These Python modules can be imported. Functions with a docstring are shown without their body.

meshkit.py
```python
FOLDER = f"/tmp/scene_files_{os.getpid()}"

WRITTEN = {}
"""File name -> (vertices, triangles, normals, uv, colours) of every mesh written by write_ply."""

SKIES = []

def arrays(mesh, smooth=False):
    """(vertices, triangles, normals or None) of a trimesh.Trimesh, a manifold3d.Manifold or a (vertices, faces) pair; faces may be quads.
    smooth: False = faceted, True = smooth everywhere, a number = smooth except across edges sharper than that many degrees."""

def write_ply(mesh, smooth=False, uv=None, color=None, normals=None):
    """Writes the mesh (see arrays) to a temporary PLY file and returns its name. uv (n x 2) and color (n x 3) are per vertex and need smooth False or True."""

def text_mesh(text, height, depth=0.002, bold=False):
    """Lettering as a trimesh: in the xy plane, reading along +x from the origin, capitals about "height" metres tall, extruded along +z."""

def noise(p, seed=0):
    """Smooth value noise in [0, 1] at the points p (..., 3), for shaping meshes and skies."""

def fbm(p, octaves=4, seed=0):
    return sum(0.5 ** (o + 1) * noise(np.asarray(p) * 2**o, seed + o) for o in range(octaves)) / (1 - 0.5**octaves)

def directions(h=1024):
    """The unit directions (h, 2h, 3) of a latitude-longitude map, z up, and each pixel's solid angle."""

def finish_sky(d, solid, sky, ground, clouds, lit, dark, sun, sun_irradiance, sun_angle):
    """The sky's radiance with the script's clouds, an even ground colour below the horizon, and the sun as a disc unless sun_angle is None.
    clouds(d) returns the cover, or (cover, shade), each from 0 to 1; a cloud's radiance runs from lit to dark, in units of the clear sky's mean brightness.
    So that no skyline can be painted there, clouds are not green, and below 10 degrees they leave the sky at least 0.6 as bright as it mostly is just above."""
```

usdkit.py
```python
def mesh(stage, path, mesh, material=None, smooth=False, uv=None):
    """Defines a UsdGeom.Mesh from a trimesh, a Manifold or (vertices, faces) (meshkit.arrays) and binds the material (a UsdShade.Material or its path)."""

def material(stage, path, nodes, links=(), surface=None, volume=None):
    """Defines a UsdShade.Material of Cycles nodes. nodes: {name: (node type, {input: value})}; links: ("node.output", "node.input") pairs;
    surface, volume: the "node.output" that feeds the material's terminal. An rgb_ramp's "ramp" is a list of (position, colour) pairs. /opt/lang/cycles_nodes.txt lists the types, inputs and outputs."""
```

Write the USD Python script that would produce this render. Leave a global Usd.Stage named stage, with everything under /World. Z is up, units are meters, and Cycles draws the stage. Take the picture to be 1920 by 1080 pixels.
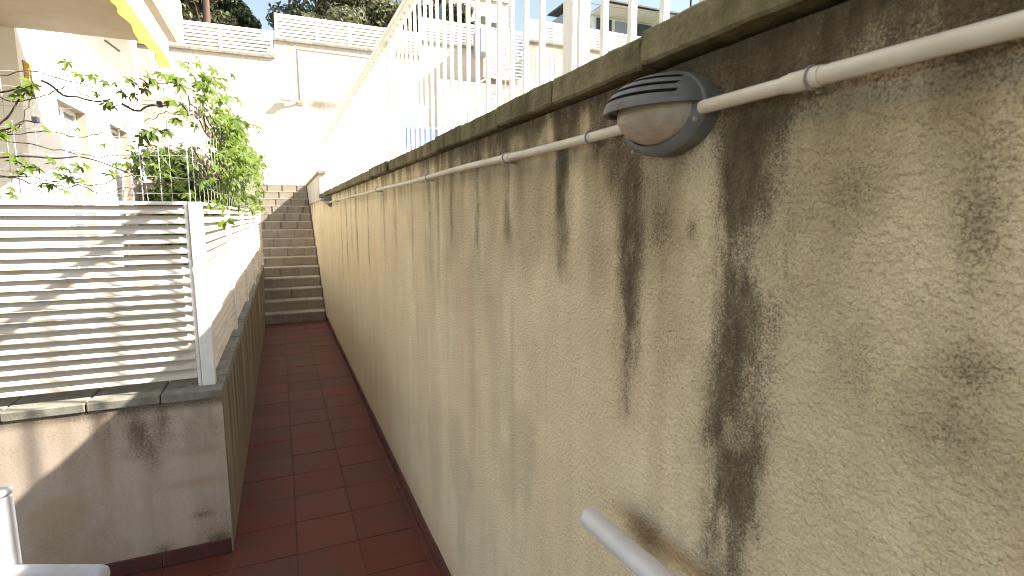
import math
import numpy as np
import trimesh
import manifold3d as m3
import usdkit
import meshkit
from pxr import Usd, UsdGeom, UsdLux, UsdShade, Sdf, Gf, Vt

stage = Usd.Stage.CreateInMemory()
UsdGeom.SetStageUpAxis(stage, UsdGeom.Tokens.z)
UsdGeom.SetStageMetersPerUnit(stage, 1.0)
WORLD = UsdGeom.Xform.Define(stage, '/World').GetPrim()
stage.SetDefaultPrim(WORLD)
UsdGeom.Scope.Define(stage, '/World/Looks')

# ------------------------------------------------------------------ camera, sky, sun, exposure
CAM_H = 1.70
cam = UsdGeom.Camera.Define(stage, '/World/camera')
cam.CreateHorizontalApertureAttr(36.0)
cam.CreateVerticalApertureAttr(20.25)
cam.CreateFocalLengthAttr(36.0 * 1000.0 / 1920.0)
cam.CreateClippingRangeAttr(Gf.Vec2f(0.02, 2000))
cam.CreateFStopAttr(8.0)
cam.CreateFocusDistanceAttr(2.2)
EXPOSURE = 1.9
cam.CreateExposureAttr(EXPOSURE)


def _axes():
    f, hx, hy = 1000.0, 522.0 - 960.0, 540.0 - 403.0      # corridor direction in the picture
    up = np.array([0, f, hy]); up /= np.linalg.norm(up)
    d = np.array([hx, hy, -f]); d -= up * (d @ up); d /= np.linalg.norm(d)
    return np.array([np.cross(d, up), d, up])             # world = A @ camera


A = _axes()
m = np.eye(4); m[:3, :3] = A.T; m[3, :3] = (0, 0, CAM_H)
cam.AddTransformOp().Set(Gf.Matrix4d(*m.ravel().tolist()))

SUN = np.array([1.0, -0.44, 0.90]); SUN /= np.linalg.norm(SUN)
sun_elev = math.asin(SUN[2]); sun_rot = math.atan2(SUN[0], SUN[1])
dome = UsdLux.DomeLight.Define(stage, '/World/sky')
sky_mat = usdkit.material(stage, '/World/Looks/sky_look', {
    's': ('sky_texture', {'sky_type': 'single_scattering', 'sun_disc': False, 'sun_elevation': sun_elev,
                          'sun_rotation': sun_rot, 'altitude': 50.0, 'air_density': 1.0, 'aerosol_density': 1.6, 'ozone_density': 1.0}),
    'h': ('hsv', {'saturation': 0.78}),
    'b': ('background_shader', {'strength': 0.080})}, [('s.color', 'h.color'), ('h.color', 'b.color')], surface='b.background')
UsdShade.MaterialBindingAPI.Apply(dome.GetPrim()).Bind(sky_mat)
dome.GetPrim().SetCustomDataByKey('kind', 'structure')
sun = UsdLux.DistantLight.Define(stage, '/World/sun')
sun.CreateIntensityAttr(1.15); sun.CreateAngleAttr(0.7); sun.CreateNormalizeAttr(True)
sun.CreateColorAttr(Gf.Vec3f(1.0, 0.955, 0.88))
_x = np.cross([0, 0, 1.0], SUN); _x /= np.linalg.norm(_x); _y = np.cross(SUN, _x)
m = np.eye(4); m[0, :3], m[1, :3], m[2, :3] = _x, _y, SUN
sun.AddTransformOp().Set(Gf.Matrix4d(*m.ravel().tolist()))

# ------------------------------------------------------------------ naming and parts
USED = {}
ORIGIN = {'/World': np.zeros(3)}


def path_for(parent, name):
    k = parent + '/' + name
    n = USED.get(k, -1) + 1
    USED[k] = n
    return k if n == 0 else '%s_%03d' % (k, n)


def data(path, label=None, cat=None, group=None, kind=None):
    p = stage.GetPrimAtPath(path)
    for k, v in (('label', label), ('category', cat), ('group', group), ('kind', kind)):
        if v:
            p.SetCustomDataByKey(k, v)


def thing(name, label=None, cat=None, loc=(0, 0, 0), group=None, kind=None):
    path = path_for('/World', name)
    x = UsdGeom.Xform.Define(stage, path)
    x.AddTranslateOp().Set(Gf.Vec3d(*map(float, loc)))
    ORIGIN[path] = np.array(loc, float)
    data(path, label, cat, group, kind)
    return path


def moved(mesh, d):
    if hasattr(mesh, 'to_mesh'):
        mm = mesh.to_mesh(); mesh = (np.array(mm.vert_properties[:, :3]), np.array(mm.tri_verts))
    if isinstance(mesh, (tuple, list)):
        return (np.asarray(mesh[0], float) - d, np.asarray(mesh[1]))
    q = mesh.copy(); q.vertices = q.vertices - d
    return q


def part(parent, name, mesh, mat, smooth=False, label=None, kind=None):
    """mesh in world coordinates -> one Mesh prim under parent."""
    path = path_for(parent, name)
    o = ORIGIN[parent]
    ORIGIN[path] = o
    usdkit.mesh(stage, path, moved(mesh, o), mat, smooth=smooth)
    data(path, label=label, kind=kind)
    return path


def solo(name, mesh, mat, label=None, cat=None, group=None, kind=None, smooth=False):
    path = path_for('/World', name)
    ORIGIN[path] = np.zeros(3)
    usdkit.mesh(stage, path, moved(mesh, np.zeros(3)), mat, smooth=smooth)
    data(path, label, cat, group, kind)
    return path


# ------------------------------------------------------------------ shapes
def bx(x0, x1, y0, y1, z0, z1, c=0.0):
    if c <= 0:
        t = trimesh.creation.box((x1 - x0, y1 - y0, z1 - z0))
        t.apply_translation(((x0 + x1) / 2, (y0 + y1) / 2, (z0 + z1) / 2))
        return t
    pts = []
    for sx, x in ((1, x0), (-1, x1)):
        for sy, y in ((1, y0), (-1, y1)):
            for sz, z in ((1, z0), (-1, z1)):
                pts += [(x + sx * c, y + sy * c, z), (x + sx * c, y, z + sz * c), (x, y + sy * c, z + sz * c)]
    return trimesh.convex.convex_hull(np.array(pts))


def cat(ms):
    return trimesh.util.concatenate(ms)


def mbox(x0, x1, y0, y1, z0, z1):
    return m3.Manifold.cube((x1 - x0, y1 - y0, z1 - z0)).translate((x0, y0, z0))


def tube(pts, r, n=10, caps=True, rs=None):
    pts = np.asarray(pts, float)
    rs = np.full(len(pts), r) if rs is None else np.asarray(rs)
    t = np.gradient(pts, axis=0); t /= np.linalg.norm(t, axis=1)[:, None]
    ref = np.array([0, 0, 1.0]) if abs(t[0][2]) < 0.9 else np.array([1.0, 0, 0])
    a = np.arange(n) * 2 * np.pi / n
    V, F = [], []
    for i, p in enumerate(pts):
        u = np.cross(ref, t[i]); u /= np.linalg.norm(u); w = np.cross(t[i], u)
        ref = w
        V.append(p + rs[i] * (np.cos(a)[:, None] * u + np.sin(a)[:, None] * w))
    V = np.vstack(V)
    for i in range(len(pts) - 1):
        for k in range(n):
            p, q = i * n + k, i * n + (k + 1) % n
            F += [(p, q, q + n), (p, q + n, p + n)]
    if caps:
        c0, c1 = len(V), len(V) + 1
        V = np.vstack([V, pts[0], pts[-1]])
        b = (len(pts) - 1) * n
        for k in range(n):
            F += [(c0, (k + 1) % n, k), (c1, b + k, b + (k + 1) % n)]
    return trimesh.Trimesh(V, np.array(F), process=False)


def prism(profile, p0, p1, right, up):
    """extrudes a closed 2-D profile (u along right, v along up) from p0 to p1."""
    P = np.asarray(profile, float)
    n = len(P)
    ring = P[:, :1] * np.asarray(right, float) + P[:, 1:] * np.asarray(up, float)
    V = np.vstack([np.asarray(p0) + ring, np.asarray(p1) + ring])
    F = []
    for k in range(n):
        q = (k + 1) % n
        F += [(k, q, q + n), (k, q + n, k + n)]
    for k in range(1, n - 1):
        F += [(0, k + 1, k), (n, n + k, n + k + 1)]
    t = trimesh.Trimesh(V, np.array(F), process=False)
    t.fix_normals()
    return t


def grid(us, vs, fn):
    """fn(U, V) -> points; quads facing +(du x dv)."""
    U, V = np.meshgrid(us, vs, indexing='ij')
    P = fn(U, V).reshape(-1, 3)
    nu, nv = len(us), len(vs)
    i, j = np.meshgrid(np.arange(nu - 1), np.arange(nv - 1), indexing='ij')
    a = (i * nv + j).ravel(); b = a + nv
    F = np.vstack([np.stack([a, b, b + 1], 1), np.stack([a, b + 1, a + 1], 1)])
    return P, F


# ------------------------------------------------------------------ materials
def look(name, nodes, links, surface='p.BSDF'):
    return usdkit.material(stage, '/World/Looks/' + name, nodes, links, surface=surface)


def plain(name, a, b=None, rough=0.6, scale=6.0, detail=5, bump=0.0, bscale=80.0, stretch=(1, 1, 1), spec=0.4, vary=0.0, lo=0.35, hi=0.65, bdist=0.004):
    """two tones mixed by noise in world space, an optional relief, and a slight change from piece to piece."""
    b = b or tuple(0.85 * x for x in a)
    n = {'g': ('geometry', {}), 'mp': ('mapping', {'mapping_type': 'point', 'scale': stretch}),
         'n': ('noise_texture', {'scale': scale, 'detail': float(detail), 'roughness': 0.6}),
         'r': ('rgb_ramp', {'ramp': [(0, b), (lo, b), (hi, a), (1, a)]}),
         'p': ('principled_bsdf', {'roughness': rough, 'specular_ior_level': spec})}
    l = [('g.position', 'mp.vector'), ('mp.vector', 'n.vector'), ('n.fac', 'r.fac')]
    out = 'r.color'
    if vary:
        n['oi'] = ('object_info', {})
        n['mr'] = ('map_range', {'from_min': 0.0, 'from_max': 1.0, 'to_min': 1 - vary, 'to_max': 1 + vary})
        n['cc'] = ('combine_color', {'color_type': 'rgb'})
        n['mx'] = ('mix', {'mix_type': 'multiply', 'fac': 1.0})
        l += [('oi.random', 'mr.value'), ('mr.result', 'cc.r'), ('mr.result', 'cc.g'), ('mr.result', 'cc.b'), (out, 'mx.color1'), ('cc.color', 'mx.color2')]
        out = 'mx.color'
    l.append((out, 'p.base_color'))
    if bump:
        n['bn'] = ('noise_texture', {'scale': bscale, 'detail': 4.0, 'roughness': 0.6})
        n['bu'] = ('bump', {'strength': bump, 'distance': bdist})
        l += [('g.position', 'bn.vector'), ('bn.fac', 'bu.height'), ('bu.normal', 'p.normal')]
    return look(name, n, l)


def stucco(name, base, base2, pink, moss, mold, wash=(0.15, 0.105, 0.058), speck=300.0, bump=0.9, soft=0.27):
    """painted render with dirt: primvar stain = (black mould, pink and ochre wash, green moss) gives where it sits, noise its grain."""
    n = {'g': ('geometry', {}), 'at': ('attribute', {'attribute': 'stain'}), 'sep': ('separate_color', {'color_type': 'rgb'}),
         'mp': ('mapping', {'mapping_type': 'point', 'scale': (7.0, 7.0, 0.8)}),
         'n0': ('noise_texture', {'scale': 1.0, 'detail': 6.0, 'roughness': 0.6}),
         'r0': ('rgb_ramp', {'ramp': [(0, base2), (0.36, base2), (0.62, base), (1, base)]}),
         'n1': ('noise_texture', {'scale': speck, 'detail': 3.0, 'roughness': 0.62}),
         'n3': ('noise_texture', {'scale': 28.0, 'detail': 5.0, 'roughness': 0.65}),
         'sp': ('math', {'math_type': 'subtract', 'value2': 0.5}),
         'sp2': ('math', {'math_type': 'multiply', 'value2': 2.0}),
         's3': ('math', {'math_type': 'subtract', 'value2': 0.5}),
         's4': ('math', {'math_type': 'multiply', 'value2': 0.45}),
         'ad': ('math', {'math_type': 'subtract'}),
         'ad2': ('math', {'math_type': 'add'}),
         'ms': ('map_range', {'range_type': 'smoothstep', 'from_min': 0.5 - soft, 'from_max': 0.5 + soft, 'to_min': 0.0, 'to_max': 0.64, 'clamp': True}),
         'mg0': ('math', {'math_type': 'multiply', 'value2': 1.0}),
         'm0': ('mix', {'mix_type': 'mix', 'color2': pink}),
         'm1': ('mix', {'mix_type': 'mix', 'color2': moss}),
         'm2': ('mix', {'mix_type': 'mix', 'color2': mold}), 'wk': ('math', {'math_type': 'multiply', 'use_clamp': True}), 'wn': ('map_range', {'from_min': 0.30, 'from_max': 0.70, 'to_min': 0.55, 'to_max': 1.35, 'clamp': True}), 'nw': ('noise_texture', {'scale': 1.0, 'detail': 6.0, 'roughness': 0.68}), 'mpw': ('mapping', {'mapping_type': 'point', 'scale': (45.0, 45.0, 16.0)}), 'mw': ('mix', {'mix_type': 'mix', 'color2': wash}),
         'mr': ('map_range', {'from_min': 0.3, 'from_max': 0.7, 'to_min': 0.91, 'to_max': 1.07, 'clamp': True}),
         'cc': ('combine_color', {'color_type': 'rgb'}), 'mv': ('mix', {'mix_type': 'multiply', 'fac': 1.0}),
         'b2': ('noise_texture', {'scale': 125.0, 'detail': 3.0, 'roughness': 0.55}),
         'bm': ('math', {'math_type': 'multiply_add', 'value2': 0.22}),
         'bu': ('bump', {'strength': bump, 'distance': 0.016}),
         'p': ('principled_bsdf', {'roughness': 0.88, 'specular_ior_level': 0.25})}
    l = [('g.position', 'mp.vector'), ('mp.vector', 'n0.vector'), ('n0.fac', 'r0.fac'), ('g.position', 'n1.vector'), ('g.position', 'n3.vector'), ('g.position', 'b2.vector'),
         ('at.color', 'sep.color'), ('n1.fac', 'sp.value1'), ('sp.value', 'sp2.value1'), ('sep.r', 'ad.value1'), ('sp2.value', 'ad.value2'),
         ('n3.fac', 's3.value1'), ('s3.value', 's4.value1'), ('ad.value', 'ad2.value1'), ('s4.value', 'ad2.value2'),
         ('ad2.value', 'ms.value'), ('n1.fac', 'mr.value'), ('mr.result', 'cc.r'), ('mr.result', 'cc.g'), ('mr.result', 'cc.b'),
         ('r0.color', 'm0.color1'), ('sep.g', 'm0.fac'), ('m0.color', 'm1.color1'), ('sep.b', 'm1.fac'), ('m1.color', 'mv.color1'), ('cc.color', 'mv.color2'),
         ('g.position', 'mpw.vector'), ('mpw.vector', 'nw.vector'), ('nw.fac', 'wn.value'), ('wn.result', 'wk.value2'), ('sep.r', 'wk.value1'), ('wk.value', 'mw.fac'), ('mv.color', 'mw.color1'), ('mw.color', 'm2.color1'), ('ms.result', 'm2.fac'),
         ('m2.color', 'p.base_color'), ('n1.fac', 'bm.value1'), ('b2.fac', 'bm.value3'), ('bm.value', 'bu.height'), ('bu.normal', 'p.normal')]
    return look(name, n, l)


M = {}
M['wall'] = stucco('stained_stucco', (0.83, 0.70, 0.465), (0.75, 0.62, 0.40), (0.72, 0.54, 0.36), (0.19, 0.15, 0.07), (0.036, 0.027, 0.016))
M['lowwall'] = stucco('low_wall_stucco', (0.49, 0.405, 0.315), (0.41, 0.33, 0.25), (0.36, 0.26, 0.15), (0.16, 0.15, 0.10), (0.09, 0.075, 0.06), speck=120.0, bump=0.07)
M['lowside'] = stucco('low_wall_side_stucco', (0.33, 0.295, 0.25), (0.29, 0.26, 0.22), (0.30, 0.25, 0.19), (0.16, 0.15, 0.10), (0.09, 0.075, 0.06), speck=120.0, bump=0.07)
M['backwall'] = stucco('back_wall_render', (0.50, 0.46, 0.415), (0.44, 0.395, 0.345), (0.45, 0.35, 0.27), (0.40, 0.40, 0.36), (0.16, 0.15, 0.13), speck=20.0, bump=0.2)
M['coping'] = plain('mossy_concrete', (0.19, 0.165, 0.095), (0.085, 0.075, 0.035), rough=0.9, scale=16, detail=6, bump=0.8, bscale=90, stretch=(1, 1, 0.5), vary=0.18, spec=0.2, bdist=0.008)
M['coping2'] = plain('grey_concrete', (0.27, 0.26, 0.215), (0.17, 0.16, 0.12), rough=0.9, scale=14, detail=6, bump=0.5, bscale=90, vary=0.12, spec=0.2)
M['tile'] = plain('terracotta_tile', (0.155, 0.036, 0.022), (0.118, 0.047, 0.034), rough=0.55, scale=2.2, detail=8, bump=0.15, bscale=40, vary=0.13, lo=0.34, hi=0.64, spec=0.22)
M['skirt'] = plain('terracotta_skirting', (0.12, 0.035, 0.024), (0.07, 0.027, 0.02), rough=0.5, scale=9, vary=0.15)
M['grout'] = plain('grout', (0.17, 0.085, 0.062), (0.085, 0.05, 0.04), rough=0.9, scale=5)
M['step'] = plain('step_concrete', (0.30, 0.255, 0.195), (0.24, 0.20, 0.15), rough=0.85, scale=7, detail=6, bump=0.3, vary=0.06)
M['nosing'] = plain('step_tread', (0.45, 0.40, 0.33), (0.34, 0.30, 0.24), rough=0.8, scale=10, detail=6, vary=0.06)
M['white'] = plain('white_paint', (0.80, 0.785, 0.74), (0.72, 0.69, 0.63), rough=0.38, scale=9, detail=6, lo=0.25, hi=0.55, spec=0.5)
M['slat'] = plain('weathered_white_paint', (0.58, 0.53, 0.45), (0.38, 0.30, 0.205), rough=0.5, scale=5, detail=7, stretch=(1.0, 1.0, 7.0), lo=0.28, hi=0.46, vary=0.04)
M['rail'] = plain('handrail_paint', (0.60, 0.585, 0.57), (0.54, 0.52, 0.50), rough=0.35, scale=14)
M['postpaint'] = plain('post_paint', (0.44, 0.44, 0.45), (0.37, 0.365, 0.36), rough=0.4, scale=18, detail=6)
M['pipe'] = plain('conduit_plastic', (0.58, 0.525, 0.42), (0.46, 0.40, 0.30), rough=0.5, scale=24, stretch=(1, 0.3, 1), lo=0.3, hi=0.6)
M['steel'] = plain('clip_metal', (0.34, 0.32, 0.28), (0.18, 0.14, 0.10), rough=0.45, scale=60)
M['lampgrey'] = plain('lamp_grey_plastic', (0.135, 0.130, 0.121), (0.095, 0.091, 0.084), rough=0.55, scale=40, bump=0.1, bscale=400)
M['dark'] = plain('dark_gap', (0.02, 0.02, 0.02), rough=0.9)
M['house'] = plain('house_white', (0.78, 0.75, 0.70), (0.72, 0.68, 0.62), rough=0.8, scale=1.5)
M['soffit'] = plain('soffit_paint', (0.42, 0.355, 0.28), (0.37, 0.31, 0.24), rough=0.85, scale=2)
M['cream'] = plain('cream_render', (0.72, 0.64, 0.45), (0.66, 0.57, 0.39), rough=0.85, scale=0.8)
M['greyhouse'] = plain('grey_render', (0.30, 0.33, 0.38), (0.26, 0.28, 0.32), rough=0.85, scale=0.8)
M['roofgrey'] = plain('grey_roof', (0.20, 0.18, 0.16), (0.14, 0.13, 0.12), rough=0.85, scale=1.5)
M['paving'] = plain('pale_paving', (0.50, 0.46, 0.39), (0.42, 0.38, 0.31), rough=0.85, scale=2.0, detail=6)
M['earth'] = plain('dry_earth', (0.16, 0.145, 0.075), (0.08, 0.09, 0.04), rough=0.95, scale=0.35, detail=7)
M['bark'] = plain('bark', (0.11, 0.085, 0.06), (0.06, 0.045, 0.03), rough=0.9, scale=12)
M['stem'] = plain('vine_stem', (0.10, 0.06, 0.04), (0.05, 0.035, 0.025), rough=0.85, scale=40)
M['polewood'] = plain('pole_wood', (0.17, 0.095, 0.07), (0.11, 0.065, 0.05), rough=0.85, scale=8, stretch=(1, 1, 0.1))
M['wire'] = plain('galvanised_wire', (0.62, 0.60, 0.55), (0.45, 0.42, 0.36), rough=0.45, scale=30)
M['cable'] = plain('cable_black', (0.05, 0.05, 0.055), rough=0.6)
M['blue'] = plain('blue_paint', (0.20, 0.30, 0.55), (0.17, 0.26, 0.48), rough=0.5, scale=5)
M['bluepanel'] = plain('blue_panel', (0.36, 0.44, 0.70), (0.33, 0.40, 0.64), rough=0.5, scale=5)
M['shutter'] = plain('dark_shutter', (0.045, 0.06, 0.06), (0.03, 0.04, 0.04), rough=0.6, scale=5)


def cloth(name, col, trans=0.35):
    return look(name, {'g': ('geometry', {}), 'n': ('noise_texture', {'scale': 4.0, 'detail': 4.0}),
                       'r': ('rgb_ramp', {'ramp': [(0.3, tuple(0.9 * c for c in col)), (0.7, col)]}),
                       'd': ('diffuse_bsdf', {}), 't': ('translucent_bsdf', {}), 'm': ('mix_closure', {'fac': trans})},
                [('g.position', 'n.vector'), ('n.fac', 'r.fac'), ('r.color', 'd.color'), ('r.color', 't.color'), ('d.BSDF', 'm.closure1'), ('t.BSDF', 'm.closure2')], surface='m.closure')


M['yellow'] = cloth('yellow_canvas', (0.66, 0.47, 0.10))


def leafy(name, c1, c2, c3, scale=2.5):
    return look(name, {'g': ('geometry', {}), 'n': ('noise_texture', {'scale': scale, 'detail': 3.0}),
                       'ad': ('math', {'math_type': 'multiply_add', 'value2': 0.55}), 'sb': ('math', {'math_type': 'subtract', 'value2': 0.0}),
                       'k': ('math', {'math_type': 'multiply', 'value2': 0.5}),
                       'r': ('rgb_ramp', {'ramp': [(0.15, c1), (0.5, c2), (0.85, c3)]}),
                       'p': ('principled_bsdf', {'roughness': 0.5, 'specular_ior_level': 0.35}), 't': ('translucent_bsdf', {}), 'm': ('mix_closure', {'fac': 0.35})},
                [('g.position', 'n.vector'), ('g.random_per_island', 'k.value1'), ('n.fac', 'ad.value1'), ('k.value', 'ad.value3'),
                 ('ad.value', 'r.fac'), ('r.color', 'p.base_color'), ('r.color', 't.color'), ('p.BSDF', 'm.closure1'), ('t.BSDF', 'm.closure2')], surface='m.closure')


M['vine'] = leafy('vine_leaf', (0.08, 0.13, 0.012), (0.18, 0.25, 0.02), (0.35, 0.40, 0.055), 6)
M['shrub'] = leafy('shrub_leaf', (0.05, 0.075, 0.015), (0.12, 0.16, 0.03), (0.25, 0.28, 0.07), 3)
M['olive'] = leafy('olive_leaf', (0.15, 0.155, 0.08), (0.25, 0.25, 0.145), (0.36, 0.35, 0.22), 0.8)
M['pine'] = leafy('pine_leaf', (0.05, 0.065, 0.022), (0.10, 0.12, 0.042), (0.17, 0.18, 0.065), 0.8)
M['glass'] = look('window_glass', {'p': ('principled_bsdf', {'base_color': (0.16, 0.19, 0.21), 'roughness': 0.08, 'specular_ior_level': 0.6})}, [])
M['lampglass'] = look('frosted_glass', {
    'g': ('geometry', {}), 'n': ('noise_texture', {'scale': 60.0, 'detail': 5.0}), 'r': ('rgb_ramp', {'ramp': [(0.3, (0.42, 0.355, 0.29)), (0.7, (0.58, 0.50, 0.42))]}),
    'mp': ('mapping', {'mapping_type': 'point', 'scale': (1, 0.02, 1)}), 'w': ('wave_texture', {'wave_type': 'bands', 'bands_direction': 'z', 'scale': 55.0, 'distortion': 0.6}),
    'bu': ('bump', {'strength': 0.12, 'distance': 0.0012}),
    'p': ('principled_bsdf', {'roughness': 0.38, 'transmission_weight': 0.15, 'specular_ior_level': 0.5})},
    [('g.position', 'n.vector'), ('n.fac', 'r.fac'), ('r.color', 'p.base_color'), ('g.position', 'mp.vector'), ('g.position', 'w.vector'), ('w.fac', 'bu.height'), ('bu.normal', 'p.normal')])


def add_stain(path, rgb):
    UsdGeom.PrimvarsAPI(stage.GetPrimAtPath(path)).CreatePrimvar('stain', Sdf.ValueTypeNames.Color3fArray, 'vertex').Set(Vt.Vec3fArray.FromNumpy(np.clip(rgb, 0, 1.4).astype(np.float32)))


def ss(a, b, x):
    t = np.clip((x - a) / (b - a), 0, 1)
    return t * t * (3 - 2 * t)


def nz(y, z, sy, sz, seed, oct=4):
    p = np.stack([y * sy, z * sz, np.full_like(y, seed * 3.7)], -1)
    return meshkit.fbm(p, oct, seed)


# ------------------------------------------------------------------ ground, terraces, hill
def terrain(x, y):
    rise = 5.25 + 0.20 * (y - 15.4) + 0.25 * np.maximum(0, x - 8) * ss(15, 30, y)
    return np.minimum(rise + 0.6 * (meshkit.fbm(np.stack([x * 0.12, y * 0.12, 0 * x], -1), 3, 5) - 0.5) * ss(16, 25, y), 60)


P, F = grid(np.linspace(-1500, 1500, 4), np.linspace(-1500, 1500, 4), lambda u, v: np.stack([u, v, 0 * u - 0.30], -1))
solo('ground', (P, F), M['earth'], kind='structure')
xs = np.concatenate([np.linspace(-260, -40, 12), np.linspace(-36, 60, 60), np.linspace(66, 300, 12)])
ys = np.concatenate([np.linspace(15.4, 60, 50), np.linspace(64, 300, 16)])
P, F = grid(xs, ys, lambda u, v: np.stack([u, v, terrain(u, v)], -1))
solo('hillside', (P, F), M['earth'], kind='structure', smooth=True)
solo('left_terrace', bx(-7.0, -0.46, 3.12, 15.0, -0.2, 0.70), M['paving'], kind='structure')
solo('right_terrace', bx(0.86, 16.0, -4.0, 15.0, -0.2, 1.93), M['paving'], kind='structure')
solo('upper_landing', bx(-3.0, 0.60, 13.26, 15.0, 0.8, 2.36), M['nosing'], kind='structure')

# corridor floor: every tile a piece
floor = thing('corridor_floor', kind='structure')
part(floor, 'grout_bed', bx(-3.4, 0.645, -1.6, 9.08, -0.2, -0.004), M['grout'])
rng = np.random.default_rng(3)
T = 0.302
tile_n = 0
for j in range(-1, 22 + 8):
    y0 = 0.30 + j * T
    for i in range(-6, 3):
        x0 = -0.003 + i * 0.2985
        x1 = x0 + 0.2985
        if y0 > 2.84 and x1 < -0.20:
            continue
        if y0 > 8.9:
            continue
        a, b = x0 + 0.0022, min(x1, 0.622) - 0.0022
        c, d = y0 + 0.0022, min(y0 + T, 9.03) - 0.0022
        if x1 < -0.20:
            d = min(d, 2.864)
        t = bx(a, b, c, d, -0.012, 0.0, 0.0015)
        t.vertices[:, 2] += rng.normal(0, 0.0006) + (t.vertices[:, 0] - a) * rng.normal(0, 0.002) + (t.vertices[:, 1] - c) * rng.normal(0, 0.002)
        part(floor, 'tile', t, M['tile'])

# ------------------------------------------------------------------ right retaining wall
XW = 0.632
TOPW = 1.955
rw = thing('retaining_wall', 'tall cream rendered wall with black mould streaks along the right of the passage', 'wall', (XW, 4, 0))


def streak(Y, Z, yc, w, ztop, zbot, amp, seed, wob=0.02, sharp=0.0):
    c = yc + wob * (nz(Z * 0 + yc, Z, 1, 5, seed, 3) - 0.5) * 2
    ww = w * (0.7 + 0.8 * nz(Z * 0 + yc, Z, 1, 7, seed + 40, 3))
    d = (Y - c) / ww
    prof = np.exp(-d * d * 1.3)
    if sharp:
        prof = np.where(d * sharp > 0, np.exp(-(d * 2.6) ** 2), prof)
    v = ss(zbot, zbot + 0.35 * (ztop - zbot), Z) * ss(ztop + 0.02, ztop - 0.04, Z)
    v = v * (0.45 + 1.1 * ss(0.30, 0.62, nz(Y, Z, 30, 11, seed + 7, 5)))
    return amp * prof * v


def blob(Y, Z, yc, zc, ry, rz, amp):
    return amp * np.exp(-(((Y - yc) / ry) ** 2 + ((Z - zc) / rz) ** 2))


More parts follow.
